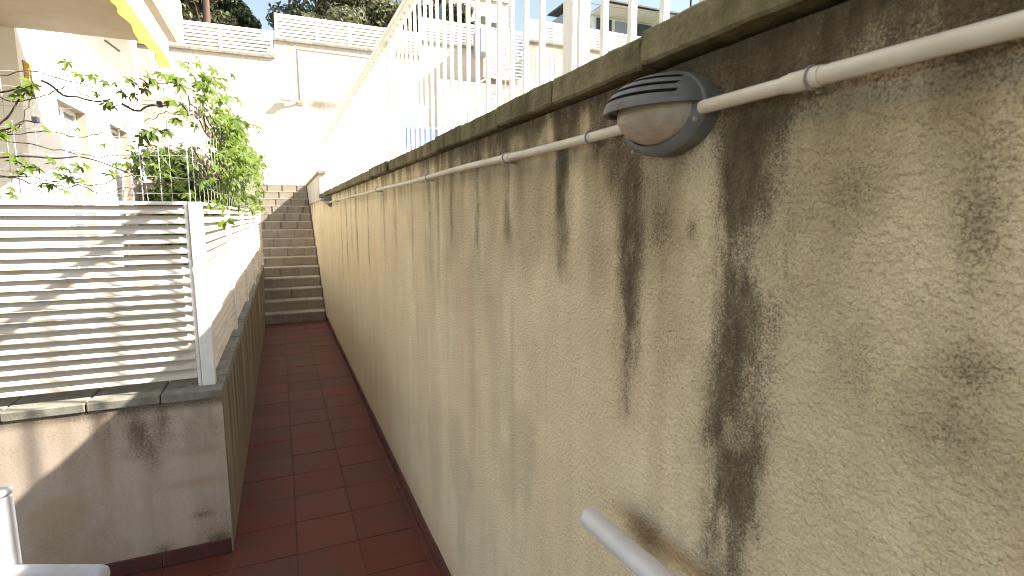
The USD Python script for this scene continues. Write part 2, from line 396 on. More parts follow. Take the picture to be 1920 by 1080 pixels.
def right_stain(Y, Z):
    d = TOPW - Z
    near = ss(3.2, 0.6, Y)
    nv = nz(Y, Z, 9, 0.7, 1, 5)                       # tall vertical streaks
    nf = nz(Y, Z, 30, 1.6, 2, 4)
    nb = nz(Y, Z, 5, 5, 3, 4)
    mold = np.zeros_like(Y)
    reach = 0.03 + 0.24 * np.clip(nv - 0.30, 0, 1) * 2.0
    gap = ss(0.36, 0.56, nz(Y, Z, 22, 2.2, 4, 4))
    mold += (0.62 + 0.25 * near) * ss(1.0, 0.0, d / np.maximum(reach, 0.02)) * (0.25 + 0.9 * gap)
    mold += 0.30 * ss(0.06, 0.0, d) * (0.4 + 0.8 * gap)
    # far thin runs
    thin = nz(Y, Z, 16, 0.35, 9, 4)
    mold += ss(0.63, 0.76, thin) * 0.7 * ss(0.9, 0.1, d) * ss(1.4, 2.2, Y)
    for k, (yc, w, zb, a) in enumerate(((6.2, 0.05, 0.9, .8), (5.7, .06, 1.0, .8), (5.3, .05, 1.25, .65), (4.9, .07, 1.15, .6), (4.25, .035, 1.1, .75), (3.55, .03, 1.25, .55), (3.2, .045, 1.3, .6), (2.75, .03, 1.2, .55), (2.4, 0.04, 1.35, .5), (2.05, .03, 1.5, .45), (1.75, .03, 1.45, .5), (1.5, .03, 1.55, .5))):
        mold += streak(Y, Z, yc, w, 1.96, zb, a, 60 + k, 0.02)
    # the big runs beside and under the lamp
    mold += streak(Y, Z, 1.155, 0.035, 1.98, 1.50, 0.95, 11)
    mold += streak(Y, Z, 0.872, 0.036, 1.83, 1.22, 1.0, 12, 0.010) + blob(Y, Z, 0.875, 1.70, 0.05, 0.09, 0.45)
    mold += blob(Y, Z, 0.93, 1.79, 0.045, 0.06, 0.65)
    mold += streak(Y, Z, 0.612, 0.085, 1.98, 0.75, 0.76, 13, 0.010, 1.0) + streak(Y, Z, 0.600, 0.022, 1.85, 1.45, 0.45, 14, 0.006)
    mold += blob(Y, Z, 0.58, 1.76, 0.06, 0.09, 0.45) + blob(Y, Z, 0.565, 1.43, 0.05, 0.09, 0.45) + blob(Y, Z, 0.575, 1.28, .035, .07, .35)
    mold += blob(Y, Z, 0.785, 1.685, 0.028, 0.055, 0.62) + blob(Y, Z, 0.70, 1.675, 0.014, 0.025, 0.45)
    mold += blob(Y, Z, 0.435, 1.735, 0.030, 0.065, 0.42) + blob(Y, Z, 0.30, 1.70, 0.026, 0.075, 0.48)
    mold += blob(Y, Z, 0.295, 1.545, 0.033, 0.028, 0.48) + blob(Y, Z, 0.305, 1.475, 0.05, 0.040, 0.34) + blob(Y, Z, 0.41, 1.53, 0.04, 0.07, 0.24)
    mold += blob(Y, Z, 0.33, 1.90, 0.10, 0.05, 0.24) + blob(Y, Z, 0.52, 1.88, 0.07, 0.06, 0.30) + blob(Y, Z, 0.20, 1.80, .06, .06, .30)
    mold += 0.13 * near * ss(0.46, 0.64, nb) * ss(1.25, 1.65, Z)
    mold += near * ss(0.15, 0.02, d) * (0.10 + 0.85 * ss(0.40, 0.58, nz(Y, Z, 16, 11, 91, 5))) + 0.40 * near * ss(0.26, 0.05, d) * ss(0.48, 0.6, nz(Y, Z, 8, 4, 92, 5))
    mold += blob(Y, Z, 0.79, 1.065, 0.06, 0.045, 0.28)
    mold += 0.24 * ss(0.50, 0.68, nz(Y, Z, 11, 0.40, 98, 5)) * ss(0.5, 0.9, Y) * ss(6.5, 2.5, Y) * ss(0.3, 1.5, Z)
    mold += 0.5 * ss(0.13, 0.06, Z) * ss(0.45, 0.7, nf)
    mold *= (0.45 + 0.90 * nz(Y, Z, 18, 9, 21, 5)) * 0.95
    mold *= 1.0 - 0.42 * ss(1.35, 2.4, Y)
    mold = 0.88 * np.tanh(mold / 0.88) + 0.015 * near * ss(0.8, 1.4, Z)
    pink = 0.40 * ss(0.52, 0.70, nz(Y, Z, 6, 1.0, 31, 4)) * ss(0.9, 0.25, np.abs(d - 0.35)) * ss(0.8, 1.6, Y)
    pink += near * 0.7 * ss(0.22, 0.0, d) * ss(0.50, 0.62, nz(Y, Z, 13, 9, 93, 4)) + 0.22 * ss(0.45, 0.65, nz(Y, Z, 3.2, 1.6, 94, 5))
    pink += 0.85 * ss(0.34, 0.05, Z) + blob(Y, Z, 0.755, 1.01, 0.07, 0.06, 0.8) + 0.3 * ss(0.5, 0.7, nb) * ss(0.6, 1.5, Z)
    pink *= 1.0 - 0.5 * ss(2.5, 5.0, Y)
    moss = ss(0.30, 0.0, d) * ss(0.44, 0.66, nz(Y, Z, 12, 2.5, 41, 4)) * 0.85 + blob(Y, Z, 0.795, 1.075, 0.055, 0.05, 0.75) + 0.22 * ss(0.46, 0.64, nz(Y, Z, 5, 3.0, 43, 5)) * ss(5, 0.6, Y)
    moss += near * ss(1.15, 1.75, Z) * (0.12 + 0.40 * ss(0.40, 0.62, nz(Y, Z, 6, 3.0, 96, 5))) + 0.30 * near * ss(0.45, 0.1, d) * ss(0.42, 0.6, nz(Y, Z, 12, 4, 97, 5))
    moss = 0.8 * np.tanh(moss / 0.8)
    return np.stack([mold, pink, moss], -1)


ys = [-0.9]
while ys[-1] < 13.2:
    y = ys[-1]
    ys.append(y + (0.030 if y < 0.1 else 0.0048 if y < 1.1 else 0.0048 * (y / 1.1) ** 1.35))
ys = np.array(ys)
zs = np.arange(-0.02, TOPW + 0.001, 0.0056)


def wall_pts(Y, Z):
    b = 0.006 * (meshkit.fbm(np.stack([Y * 2.2, Z * 2.2, 0 * Y], -1), 3, 77) - 0.5) + 0.0034 * (meshkit.fbm(np.stack([Y * 62, Z * 62, 0 * Y], -1), 2, 78) - 0.5) * ss(3.0, 1.2, Y)
    return np.stack([XW - b, Y, Z], -1)


P, F = grid(ys, zs, wall_pts)
F = F[:, ::-1] if np.cross(P[F[0, 1]] - P[F[0, 0]], P[F[0, 2]] - P[F[0, 0]])[0] > 0 else F
w = part(rw, 'render_face', (P, F), M['wall'], smooth=True)
add_stain(w, right_stain(P[:, 1], P[:, 2]))
part(rw, 'wall_core', bx(XW + 0.008, 0.86, -0.9, 13.2, -0.2, TOPW - 0.002), M['paving'])
# raised end of the wall beside the steps
part(rw, 'raised_end', bx(XW - 0.012, 0.70, 9.06, 13.22, 1.93, 2.34), M['paving'])
part(rw, 'raised_end_cap', bx(XW - 0.03, 0.72, 9.03, 13.24, 2.342, 2.39, 0.006), M['coping2'])
# coping stones
y = -0.9
k = 0
rng = np.random.default_rng(8)
while y < 9.02:
    L = 0.345 + rng.uniform(-0.012, 0.012)
    y1 = min(y + L, 9.025)
    dz, dx = rng.normal(0, 0.0025), rng.normal(0, 0.003)
    if y1 - y > 0.03:
        st = bx(0.597 + dx, 0.885, y + 0.002, y1 - 0.002, 1.957 + dz, 2.015 + dz, 0.005)
        if y < 3.2:                                   # weathered, chipped edge on the nearer stones
            st = st.subdivide_to_size(0.03)
            v = st.vertices
            g = meshkit.fbm(v * 28.0, 3, 4) - 0.5
            st.vertices = v + np.stack([-np.abs(g) * 0.010 * (v[:, 0] < 0.62) + 0.004 * (v[:, 0] < 0.62), 0 * g, g * 0.006], 1)
        part(rw, 'coping_stone', st, M['coping'])
    y = y1
# red skirting tiles at the foot
y = 0.30
while y < 9.0:
    part(rw, 'skirting_tile', bx(0.6205, XW + 0.004, y + 0.002, min(y + T, 9.02) - 0.002, 0.001, 0.078 + rng.normal(0, 0.0012), 0.002), M['skirt'])
    y += T

# ------------------------------------------------------------------ steps
SY, TR, RI = 9.03, 0.282, 0.1575
steps = thing('stone_steps', kind='structure', loc=(0.2, SY, 0))
rng = np.random.default_rng(5)
for k in range(15):
    y0, z0 = SY + k * TR, k * RI
    xl = -0.28 if k < 4 else -0.62
    # riser made of blocks with open joints
    off = (k * 0.073) % 0.30
    cuts = [xl] + [c for c in np.arange(-0.62 + off, 0.62, 0.30) if xl + 0.05 < c < 0.58] + [0.618]
    for a, b in zip(cuts[:-1], cuts[1:]):
        jg = 0.004 if k < 9 else 0.015
        part(steps, 'riser_block', bx(a + jg, b - jg, y0, y0 + 0.12, z0 + 0.001, z0 + RI - 0.0205, 0.004), M['step'])
    part(steps, 'step_core', bx(xl + 0.01, 0.616, y0 + 0.022, y0 + TR + 0.021, z0 - 0.3 if k > 1 else -0.1, z0 + RI - 0.032), M['step'])
    part(steps, 'tread', bx(xl, 0.618, y0 - 0.004, y0 + TR + 0.02, z0 + RI - 0.020, z0 + RI, 0.003), M['nosing'])

# ------------------------------------------------------------------ low wall on the left
lw = thing('low_wall', 'low cream rendered wall with grey stone cap carrying the white louvre fence', 'wall', (-0.3, 2.88, 0))
FY = 2.876                                              # front face


def xr(y):                                              # face along the passage
    return -0.302 + (y - 2.88) * 0.0038


def low_stain_front(X, Z):
    d = 0.818 - Z
    nf = nz(X, Z, 16, 2.0, 51, 4); nb = nz(X, Z, 5, 5, 52, 4)
    mold = 0.55 * ss(0.05, 0.0, d) * (0.4 + nf) + 0.35 * ss(0.25, 0.0, d) * ss(0.5, 0.7, nf)
    mold += blob(X, Z, -0.655, 0.70, 0.055, 0.10, 0.62) + blob(X, Z, -0.555, 0.74, 0.035, 0.07, 0.48) + blob(X, Z, -0.61, 0.55, .04, .12, .25)
    mold += blob(X, Z, -0.36, 0.085, 0.06, 0.03, 0.6) + blob(X, Z, -0.60, 0.085, 0.04, 0.03, 0.5) + blob(X, Z, -0.43, 0.23, 0.05, 0.018, 0.36)
    mold += 0.15 * ss(0.45, 0.65, nb)
    pink = blob(X, Z, -0.79, 0.62, 0.025, 0.22, 0.8) + 0.6 * ss(0.55, 0.7, nz(X, Z, 4, 4, 53, 4)) + blob(X, Z, -0.45, 0.40, 0.16, 0.025, 0.6) + blob(X, Z, -.4, .56, .14, .02, .4) + 0.4 * ss(0.2, 0.05, Z)
    moss = 0.8 * ss(0.06, 0.0, d) + 0.4 * ss(0.5, 0.7, nf) * ss(0.3, 0.0, d)
    return np.stack([mold * (0.6 + 0.8 * nz(X, Z, 20, 12, 54, 4)), pink * 0.8, moss], -1)


P, F = grid(np.concatenate([np.linspace(-3.4, -1.5, 24), np.arange(-1.485, -0.302, 0.012), [-0.302]]), np.linspace(0.0, 0.8175, 70), lambda U, V: np.stack([U, FY + 0 * U, V], -1))
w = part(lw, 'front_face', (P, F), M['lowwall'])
add_stain(w, low_stain_front(P[:, 0], P[:, 2]))


def low_stain_side(Y, Z):
    d = 0.818 - Z
    nf = nz(Y, Z, 9, 0.8, 55, 5)
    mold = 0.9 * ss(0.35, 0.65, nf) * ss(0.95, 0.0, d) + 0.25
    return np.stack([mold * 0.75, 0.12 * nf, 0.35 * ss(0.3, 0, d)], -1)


P, F = grid(np.concatenate([np.arange(FY, 5.0, 0.02), np.linspace(5.0, 10.0, 120)]), np.linspace(0.0, 0.8175, 56), lambda U, V: np.stack([xr(U), U, V], -1))
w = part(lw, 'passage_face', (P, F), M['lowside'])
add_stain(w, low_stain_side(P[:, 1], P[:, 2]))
core = trimesh.creation.extrude_polygon(__import__('shapely').Polygon([(-3.4, FY + 0.004), (-0.306, FY + 0.004), (xr(10) - 0.004, 10.0), (xr(10) - 0.2, 10.0), (-0.52, 3.1), (-3.4, 3.1)]), 0.99, engine='earcut')
core.apply_translation((0, 0, -0.2)); core.vertices[:, 2] = np.minimum(core.vertices[:, 2], 0.815)
part(lw, 'wall_core', core, M['paving'])
rng = np.random.default_rng(12)
x = -0.296
for L in (0.26, 0.285, 0.30, 0.31, 0.3, 0.3, 0.3, 0.3, 0.3, 0.3):   # cap stones on the front
    dz = rng.normal(0, 0.002)
    st = bx(x - L + 0.0025, x - 0.0025, FY - 0.008, 3.12, 0.818 + dz, 0.861 + dz, 0.005)
    part(lw, 'cap_stone', st, M['coping2'])
    x -= L
y = 3.122
while y < 9.98:
    y1 = min(y + 0.33, 10.0)
    dz = rng.normal(0, 0.002)
    q = [(-0.52 + (y - 3) * 0.03 if y < 9 else -0.42, y + 0.002), (xr(y) + 0.003, y + 0.002), (xr(y1) + 0.003, y1 - 0.002), (-0.46, y1 - 0.002)]
    q[0] = (-0.46, y + 0.002)
    st = trimesh.creation.extrude_polygon(__import__('shapely').Polygon(q), 0.043, engine='earcut'); st.apply_translation((0, 0, 0.818 + dz))
    part(lw, 'cap_stone', st, M['coping2'])
    y = y1
for k in range(10):
    part(lw, 'skirting_tile', bx(-0.302 - (k + 1) * 0.2985 + 0.002 - 0.005, -0.302 - k * 0.2985 - 0.002 - 0.005, FY - 0.010, FY + 0.003, 0.001, 0.075, 0.002), M['skirt'])

# ------------------------------------------------------------------ louvre fences
BLADE = [(-0.021, -0.0165), (-0.017, -0.019), (-0.006, -0.011), (0.008, 0.001), (0.020, 0.0135), (0.0205, 0.0155), (0.017, 0.0160), (0.004, 0.0075), (-0.010, -0.0045), (-0.020, -0.0125)]


def louvre_fence(path, p0, p1, out, z0, z1, n, posts, post_w=0.05, blade=1.0, mat='slat', rails=True, foot=0.0, deep=1.0):
    """posts: distances along p0 -> p1; one blade per bay and row."""
    p0, p1, out = np.array(p0, float), np.array(p1, float), np.array(out, float)
    L = np.linalg.norm(p1 - p0); d = (p1 - p0) / L
    pitch = (z1 - z0) / n
    for s in posts:
        c = p0 + d * s
        hw = post_w / 2
        pr = [(-hw, -hw + .003), (-hw + .003, -hw), (hw - .003, -hw), (hw, -hw + .003), (hw, hw - .003), (hw - .003, hw), (-hw + .003, hw), (-hw, hw - .003)]
        part(path, 'post', prism(pr, (c[0], c[1], z0 - foot), (c[0], c[1], z1 + 0.012), d.tolist() + [0] if len(d) == 2 else d, (out[0], out[1], 0)), M['white'])
    for a, b in zip(posts[:-1], posts[1:]):
        A0, B0 = p0 + d * (a + post_w / 2 + 0.001), p0 + d * (b - post_w / 2 - 0.001)
        for k in range(n):
            z = z0 + (k + 0.5) * pitch
            j = rng.normal(0, 0.0012, 2)
            pr = [(-u * blade * deep, v * blade) for u, v in BLADE]
            part(path, 'slat', prism(pr, (A0[0], A0[1], z + j[0]), (B0[0], B0[1], z + j[1]), (out[0], out[1], 0), (0, 0, 1)), M[mat])
        if rails:
            pr = [(-0.02, -0.004), (0.02, -0.004), (0.02, 0.012), (-0.02, 0.012)]
            part(path, 'top_rail', prism(pr, (A0[0], A0[1], z1 + 0.001), (B0[0], B0[1], z1 + 0.001), (out[0], out[1], 0), (0, 0, 1)), M['white'])


rng = np.random.default_rng(21)
ff = thing('louvre_fence', 'white louvred fence panel facing the viewer on the front of the low wall', 'fence', (-0.4, 2.965, 0.861), group=None)
louvre_fence(ff, (-3.3, 2.965), (-0.3935, 2.965), (0, -1), 0.904, 1.750, 18, [0.0, 1.45, 2.9065 - 0.008], post_w=0.014, foot=0.042, blade=1.10, deep=0.92)
sf = thing('louvre_fence', 'white louvred fence running along the passage towards the steps', 'fence', (-0.37, 3, 0.833))
louvre_fence(sf, (-0.362, 2.978), (-0.302, 10.0), (1, 0), 0.904, 1.750, 18, [0.0, 1.40, 2.80, 4.20, 5.60, 6.99], post_w=0.056, foot=0.042, blade=1.10, deep=0.92)

# ------------------------------------------------------------------ picket railing on the wall
XR = 0.722
pk = thing('picket_railing', 'white metal picket railing with flat top rail on the mossy coping of the tall wall', 'railing', (XR, 4, 2.015))
part(pk, 'top_rail', bx(XR - 0.032, XR + 0.032, -0.9, 8.95, 2.835, 2.875, 0.004), M['white'])
part(pk, 'bottom_rail', bx(XR - 0.018, XR + 0.018, -0.9, 8.93, 2.035, 2.058, 0.003), M['white'])
posts = [-1.16 + 2.46 * k for k in range(5)]
posts[-1] = 8.93
for y in posts:
    if y > -0.9:
        part(pk, 'post', bx(XR - 0.0, XR + 0.055, y - 0.026, y + 0.026, 2.016, 2.834, 0.003), M['white'])
for k in range(92):
    y = 0.905 - 8 * 0.1085 + 0.1085 * k
    if min(abs(y - q) for q in posts) < 0.045 or y > 8.9:
        continue
    b = bx(XR - 0.007, XR + 0.007, y - 0.007, y + 0.007, 2.0582, 2.8348)
    b.vertices[:, 1] += (b.vertices[:, 2] > 2.5) * rng.normal(0, 0.0022) + rng.normal(0, 0.0012)
    part(pk, 'picket', b, M['white'])

# ------------------------------------------------------------------ bulkhead lights on the wall
def bulkhead(y0, z0, label, detail=True):
    """oval wall light, louvred eyelid hood above a frosted glass bowl; depth runs along -x from the wall."""
    t = thing('bulkhead_light', label, 'wall light', (XW, y0, z0), group='oval wall lights on the tall wall')
    nseg = 64 if detail else 28

    def ell(a, b, c):
        return m3.Manifold.sphere(1.0, nseg).scale((c, a, b))   # c depth (x), a along y, b along z

    def place(mm):
        v = mm.to_mesh(); q = trimesh.Trimesh(np.array(v.vert_properties[:, :3]), np.array(v.tri_verts), process=False)
        q.vertices = q.vertices * np.array([-1, 1, 1]) + np.array([XW + 0.004, y0, z0]); q.invert()
        return q
    half = mbox(0, 1, -1, 1, -1, 1)
    cyl = lambda a, b, h: m3.Manifold.cylinder(h, 1.0, 1.0, nseg).rotate((0, 90, 0)).scale((1, a, b))
    base = cyl(0.108, 0.068, 0.030) + (ell(0.108, 0.068, 0.022) ^ half).translate((0.030, 0, 0))
    base = base - (ell(0.092, 0.053, 0.2) ^ mbox(0.014, 1, -1, 1, -1, 1))
    part(t, 'base_ring', place(base), M['lampgrey'], smooth=35)
    glass = (ell(0.0915, 0.0525, 0.082) ^ half).translate((0.016, 0, 0))
    part(t, 'glass_bowl', place(glass), M['lampglass'], smooth=40)
    outer = ell(0.106, 0.0665, 0.108); inner = ell(0.098, 0.058, 0.100)
    # hood: eyelid shell above the middle, its edge dropping to the front
    cut = mbox(0.0, 1, -1, 1, 0, 1).rotate((0, 3, 0)).translate((0, 0, 0.006)) ^ half
    hood = ((outer - inner) ^ cut).translate((0.018, 0, 0))
    slots = m3.Manifold()
    for k in range(3):
        zz = 0.0180 + 0.0135 * k
        slots = slots + mbox(0.040, 0.2, -0.086 + 0.007 * k, 0.2, zz, zz + 0.0078)
    fins = m3.Manifold()
    for k in range(4):
        zz = 0.0125 + 0.0135 * k
        fins = fins + ((outer.translate((0.018, 0, 0)) - ell(0.082, 0.060, 0.080).translate((0.018, 0, 0))) ^ mbox(0.030, 0.2, -0.2, 0.2, zz - 0.0024, zz + 0.0030))
    hood = (hood - slots) + (fins - ell(0.0935, 0.0545, 0.084).translate((0.016, 0, 0)))
    if detail:
        for k, (yy, zz) in enumerate(((-0.095, -0.022), (0.06, -0.055))):
            part(t, 'screw', place(m3.Manifold.cylinder(0.004, 0.0045, 0.0035, 16).rotate((0, 90, 0)).translate((0.0395, yy, zz))), M['steel'])
    part(t, 'louvred_hood', place(hood), M['lampgrey'], smooth=30)
    return t


bulkhead(0.760, 1.868, 'large grey oval wall light with louvred hood and frosted bowl, nearest on the stained wall')
bulkhead(7.30, 1.872, 'small far wall light where the pale conduit ends near the steps', detail=False)

# conduit
cp = thing('conduit_pipe', 'pale plastic conduit running along the stained wall through the oval light', 'pipe', (XW, 2, 1.86))
PX, PZ = 0.605, 1.862


def sag(y):
    return PZ + 0.0025 * math.sin(y * 4.1) + (0.004 if y < 0.6 else 0) * (0.6 - y), PX + 0.0015 * math.sin(y * 6.3 + 1)


def pipe_run(a, b, r):
    yy = np.linspace(a, b, max(4, int((b - a) / 0.12)))
    return tube([(sag(q)[1], q, sag(q)[0]) for q in yy], r, 18)


part(cp, 'pipe_length', pipe_run(-0.7, 0.515, 0.0115), M['pipe'], smooth=40)
part(cp, 'pipe_length', pipe_run(0.475, 0.66, 0.0104), M['pipe'], smooth=40)
part(cp, 'pipe_length', pipe_run(0.855, 2.31, 0.0104), M['pipe'], smooth=40)
part(cp, 'pipe_length', pipe_run(2.30, 7.22, 0.0104), M['pipe'], smooth=40)
part(cp, 'coupling', pipe_run(0.462, 0.505, 0.0128), M['pipe'], smooth=40)
part(cp, 'coupling', pipe_run(1.40, 1.455, 0.0124), M['pipe'], smooth=40)
for y in (0.475, 0.985, 1.43, 2.31, 3.6, 5.0, 6.3):
    z, x = sag(y)
    ang = np.linspace(0, 2 * np.pi, 25)
    ring = tube([(x + 0.0138 * math.cos(a), y, z + 0.0138 * math.sin(a)) for a in ang[:-1]] + [(x + 0.0138, y + 1e-4, z)], 0.0019, 6)
    part(cp, 'clip', cat([ring, bx(x + 0.012, XW + 0.004, y - 0.004, y + 0.004, z - 0.017, z - 0.009)]), M['steel'])

# handrail on the wall, bottom right
hr = thing('handrail', 'thick white tubular handrail with closed round end low on the right wall', 'handrail', (0.54, 0.5, 1.1))
yy = np.linspace(-0.6, 0.86, 14)
pts = [(0.545, y, 1.107 - 0.055 * (y - 0.6)) for y in yy]
rs = [0.0215] * len(pts)
pts += [(0.545, 0.864, pts[-1][2]), (0.545, 0.8665, pts[-1][2])]; rs += [0.0185, 0.0145]
part(hr, 'rail', tube(pts, 0.02, 28, rs=rs), M['rail'], smooth=40)
for y in (0.30, -0.4):
    z = 1.107 - 0.055 * (y - 0.6)
    part(hr, 'bracket', tube([(0.545, y, z - 0.018), (0.545, y, z - 0.06), (0.56, y, z - 0.08), (XW + 0.003, y, z - 0.085)], 0.007, 10), M['rail'], smooth=40)
    part(hr, 'wall_plate', bx(XW - 0.008, XW + 0.004, y - 0.03, y + 0.03, z - 0.115, z - 0.055, 0.002), M['rail'])

# white post with a stub rail, bottom left
e1 = A[:, 0].copy(); e1[2] = 0; e1 /= np.linalg.norm(e1)
e2 = np.array([-e1[1], e1[0], 0])
gp = thing('railing_post', 'white metal railing post with stub rail standing at the near left corner', 'railing', (-0.52, 1.25, 0))
edge = np.array([-0.482, 1.232, 0])


def local_box(u0, u1, v0, v1, z0, z1, c=0.002):
    b = bx(u0, u1, v0, v1, z0, z1, c)
    v = b.vertices
    b.vertices = edge + v[:, :1] * e1 + v[:, 1:2] * e2 + np.array([0, 0, 1]) * v[:, 2:]
    return b


part(gp, 'post', local_box(-0.088, -0.0125, -0.048, -0.003, 0.0, 1.180, 0.003), M['postpaint'])
part(gp, 'flange', local_box(-0.012, 0.0, -0.060, 0.0, 0.0, 1.184, 0.003), M['postpaint'])
part(gp, 'cap', local_box(-0.095, 0.002, -0.066, 0.002, 1.185, 1.199, 0.005), M['postpaint'])
c0 = edge - e2 * 0.025 + np.array([0, 0, 1.030])
L = 0.172
pts = [c0 + e1 * s for s in (0.0, 0.06, 0.12, L - 0.012, L - 0.005, L - 0.0015, L)]
part(gp, 'stub_rail', tube(pts, 0.02, 26, rs=[0.0215] * 4 + [0.020, 0.0165, 0.010]), M['postpaint'], smooth=50)

# ------------------------------------------------------------------ back wall with stepped fences
BY = 15.0
bw = thing('back_wall', 'high cream retaining wall with stepped top closing the view behind the steps', 'wall', (0, BY, 0))
sections = [(-8.0, 0.13, 5.52), (0.13, 3.83, 5.95), (3.83, 5.62, 6.36), (5.62, 6.90, 5.55), (6.90, 17.0, 6.76)]


def back_stain(X, Z, top):
    d = top - Z
    nv = nz(X, Z, 1.6, 0.12, 81, 5); nb = nz(X, Z, 0.9, 0.9, 82, 5)
    mold = 0.30 * ss(0.25, 0.0, d) + 0.35 * ss(0.58, 0.72, nv) * ss(2.2, 0, d)
    mold += blob(X, Z, 1.15, 4.50, 0.45, 0.13, 0.85) * (0.4 + 1.2 * nz(X, Z, 6, 6, 83, 4)) + blob(X, Z, -1.9, 4.0, 0.5, 0.25, 0.5)
    pink = 0.75 * ss(0.42, 0.66, nv) * ss(2.6, 0.0, d) + 0.4 * ss(0.5, 0.65, nb) + 0.5 * ss(0.7, 0.0, np.abs(Z - 2.6))
    return np.stack([mold * 0.8, pink, 0.3 * ss(0.4, 0.65, nb)], -1)


for a, b, top in sections:
    P, F = grid(np.linspace(a, b, max(8, int((b - a) / 0.07))), np.linspace(0.0, top, 90), lambda U, V: np.stack([U, BY + 0 * U, V], -1))
    w = part(bw, 'wall_face', (P, F), M['backwall'])
    add_stain(w, back_stain(P[:, 0], P[:, 2], top))
    part(bw, 'wall_core', bx(a, b, BY + 0.004, BY + 0.40, 0.0, top - 0.002), M['paving'])
    x = a
    while x < b - 0.01:
        x1 = min(x + 0.9, b)
        part(bw, 'cap_stone', bx(x + 0.003, x1 - 0.003, BY - 0.045, BY + 0.43, top, top + 0.06, 0.006), M['coping2'])
        x = x1

rng = np.random.default_rng(31)
for a, b, z, posts, lab in ((-4.2, 0.12, 5.58, [0.02, 1.05, 2.1, 3.15, 4.28], 'leftmost white slatted fence on the back wall beside the balcony'),
                            (0.17, 3.80, 6.01, [0.03, 0.98, 1.78, 2.7, 3.60], 'white slatted fence on the middle of the back wall below the olive tree'),
                            (3.86, 5.60, 6.42, [0.03, 0.9, 1.72], 'white slatted fence one step higher, seen through the pickets before the cream building'),
                            (6.92, 12.6, 6.82, [0.03, 1.0, 2.0, 3.0, 4.0, 5.0, 5.65], 'rightmost white slatted fence on the back wall in front of the flat roofed house')):
    f = thing('slatted_fence', lab, 'fence', (a, BY + 0.1, z))
    louvre_fence(f, (a, BY + 0.10), (b, BY + 0.10), (0, 1), z + 0.02, z + 0.60, 7, posts, post_w=0.07, blade=1.42, mat='white', foot=0.02)

# lamp and conduit on the back wall
bl = thing('back_wall_lamp', 'small grey lamp on an arm high on the cream back wall', 'wall light', (0.4, BY, 4.5))
part(bl, 'arm', tube([(0.64, BY - 0.02, 4.52), (0.56, BY - 0.07, 4.54), (0.44, BY - 0.10, 4.56)], 0.018, 8), M['white'], smooth=40)
hd = m3.Manifold.hull_points(np.array([(0.20, BY - 0.17, 4.53), (0.42, BY - 0.17, 4.53), (0.20, BY - 0.05, 4.53), (0.42, BY - 0.05, 4.53), (0.25, BY - 0.07, 4.62), (0.44, BY - 0.07, 4.62), (0.25, BY - 0.07, 4.62), (0.44, BY - 0.07, 4.62)]))
part(bl, 'lamp_head', hd, M['steel'])
part(bl, 'mount_plate', bx(0.60, 0.72, BY - 0.02, BY - 0.003, 4.46, 4.58), M['steel'])
bc = thing('back_wall_conduit', 'thin grey conduit going up the cream back wall and along under its cap', 'pipe', (0.6, BY, 5))
part(bc, 'pipe_length', tube([(0.66, BY - 0.009, 4.58), (0.66, BY - 0.009, 5.2), (0.655, BY - 0.009, 5.80)], 0.010, 8), M['steel'], smooth=40)
part(bc, 'pipe_length', tube([(0.645, BY - 0.009, 5.815), (2.0, BY - 0.009, 5.80), (3.75, BY - 0.009, 5.80)], 0.010, 8), M['pipe'], smooth=40)

# ------------------------------------------------------------------ house on the left
hs = thing('white_house', 'white house on the left with balcony, deep windows and a shaded porch ceiling', 'house', (-2.6, 8, 0.7))
HX = -2.6
body = mbox(-7.0, HX, 8.0, 14.3, 0.5, 8.5)
wins = [(9.10, 10.25, 3.23), (11.55, 12.70, 3.28)]
for a, b, h in wins:
    body = body - mbox(HX - 0.17, HX + 0.1, a, b, 0.72, h)
part(hs, 'wall', body, M['house'])
for a, b, h in wins:
    x = HX - 0.12
    fr = cat([bx(x - 0.045, x, a + 0.001, a + 0.07, 0.73, h - 0.001), bx(x - 0.045, x, b - 0.07, b - 0.001, 0.73, h - 0.001), bx(x - 0.045, x, (a + b) / 2 - 0.045, (a + b) / 2 + 0.045, 0.73, h - 0.001),
              bx(x - 0.046, x - 0.001, a + 0.0705, b - 0.0705, h - 0.07, h - 0.001), bx(x - 0.046, x - 0.001, a + 0.0705, b - 0.0705, h - 0.62, h - 0.50), bx(x - 0.046, x - 0.001, a + 0.0705, b - 0.0705, 0.73, 0.85)])
    f = part(hs, 'window', fr, M['white'])
    ORIGIN[f] = ORIGIN[hs]
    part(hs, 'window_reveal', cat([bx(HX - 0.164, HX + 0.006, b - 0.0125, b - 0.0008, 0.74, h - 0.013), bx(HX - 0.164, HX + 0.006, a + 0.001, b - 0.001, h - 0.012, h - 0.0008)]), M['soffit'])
    part(f, 'pane', bx(x - 0.028, x - 0.020, a + 0.05, b - 0.05, 0.80, h - 0.05), M['glass'])
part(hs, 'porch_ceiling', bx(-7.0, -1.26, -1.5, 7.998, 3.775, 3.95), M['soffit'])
part(hs, 'porch_fascia', bx(-1.258, -1.20, -1.5, 8.5, 3.70, 3.97, 0.006), M['house'])
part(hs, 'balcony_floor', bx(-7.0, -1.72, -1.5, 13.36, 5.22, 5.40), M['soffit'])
part(hs, 'balcony_parapet', bx(-1.718, -1.60, -1.5, 13.42, 5.20, 6.02, 0.01), M['house'])
part(hs, 'balcony_parapet', bx(-2.6, -1.722, 13.30, 13.42, 5.41, 6.02, 0.01), M['house'])

aw = thing('awning_valance', 'yellow canvas awning valance with wavy hem hanging below the white porch edge', 'awning', (-1.2, 5, 3.7))
ys = np.linspace(-1.4, 8.52, 240)
hem = lambda y: 3.43 + 0.085 * np.abs(np.sin((y - 0.4) * math.pi / 1.25)) + 0.07 * ss(7.3, 8.5, y)
rows = np.linspace(0, 1, 6)


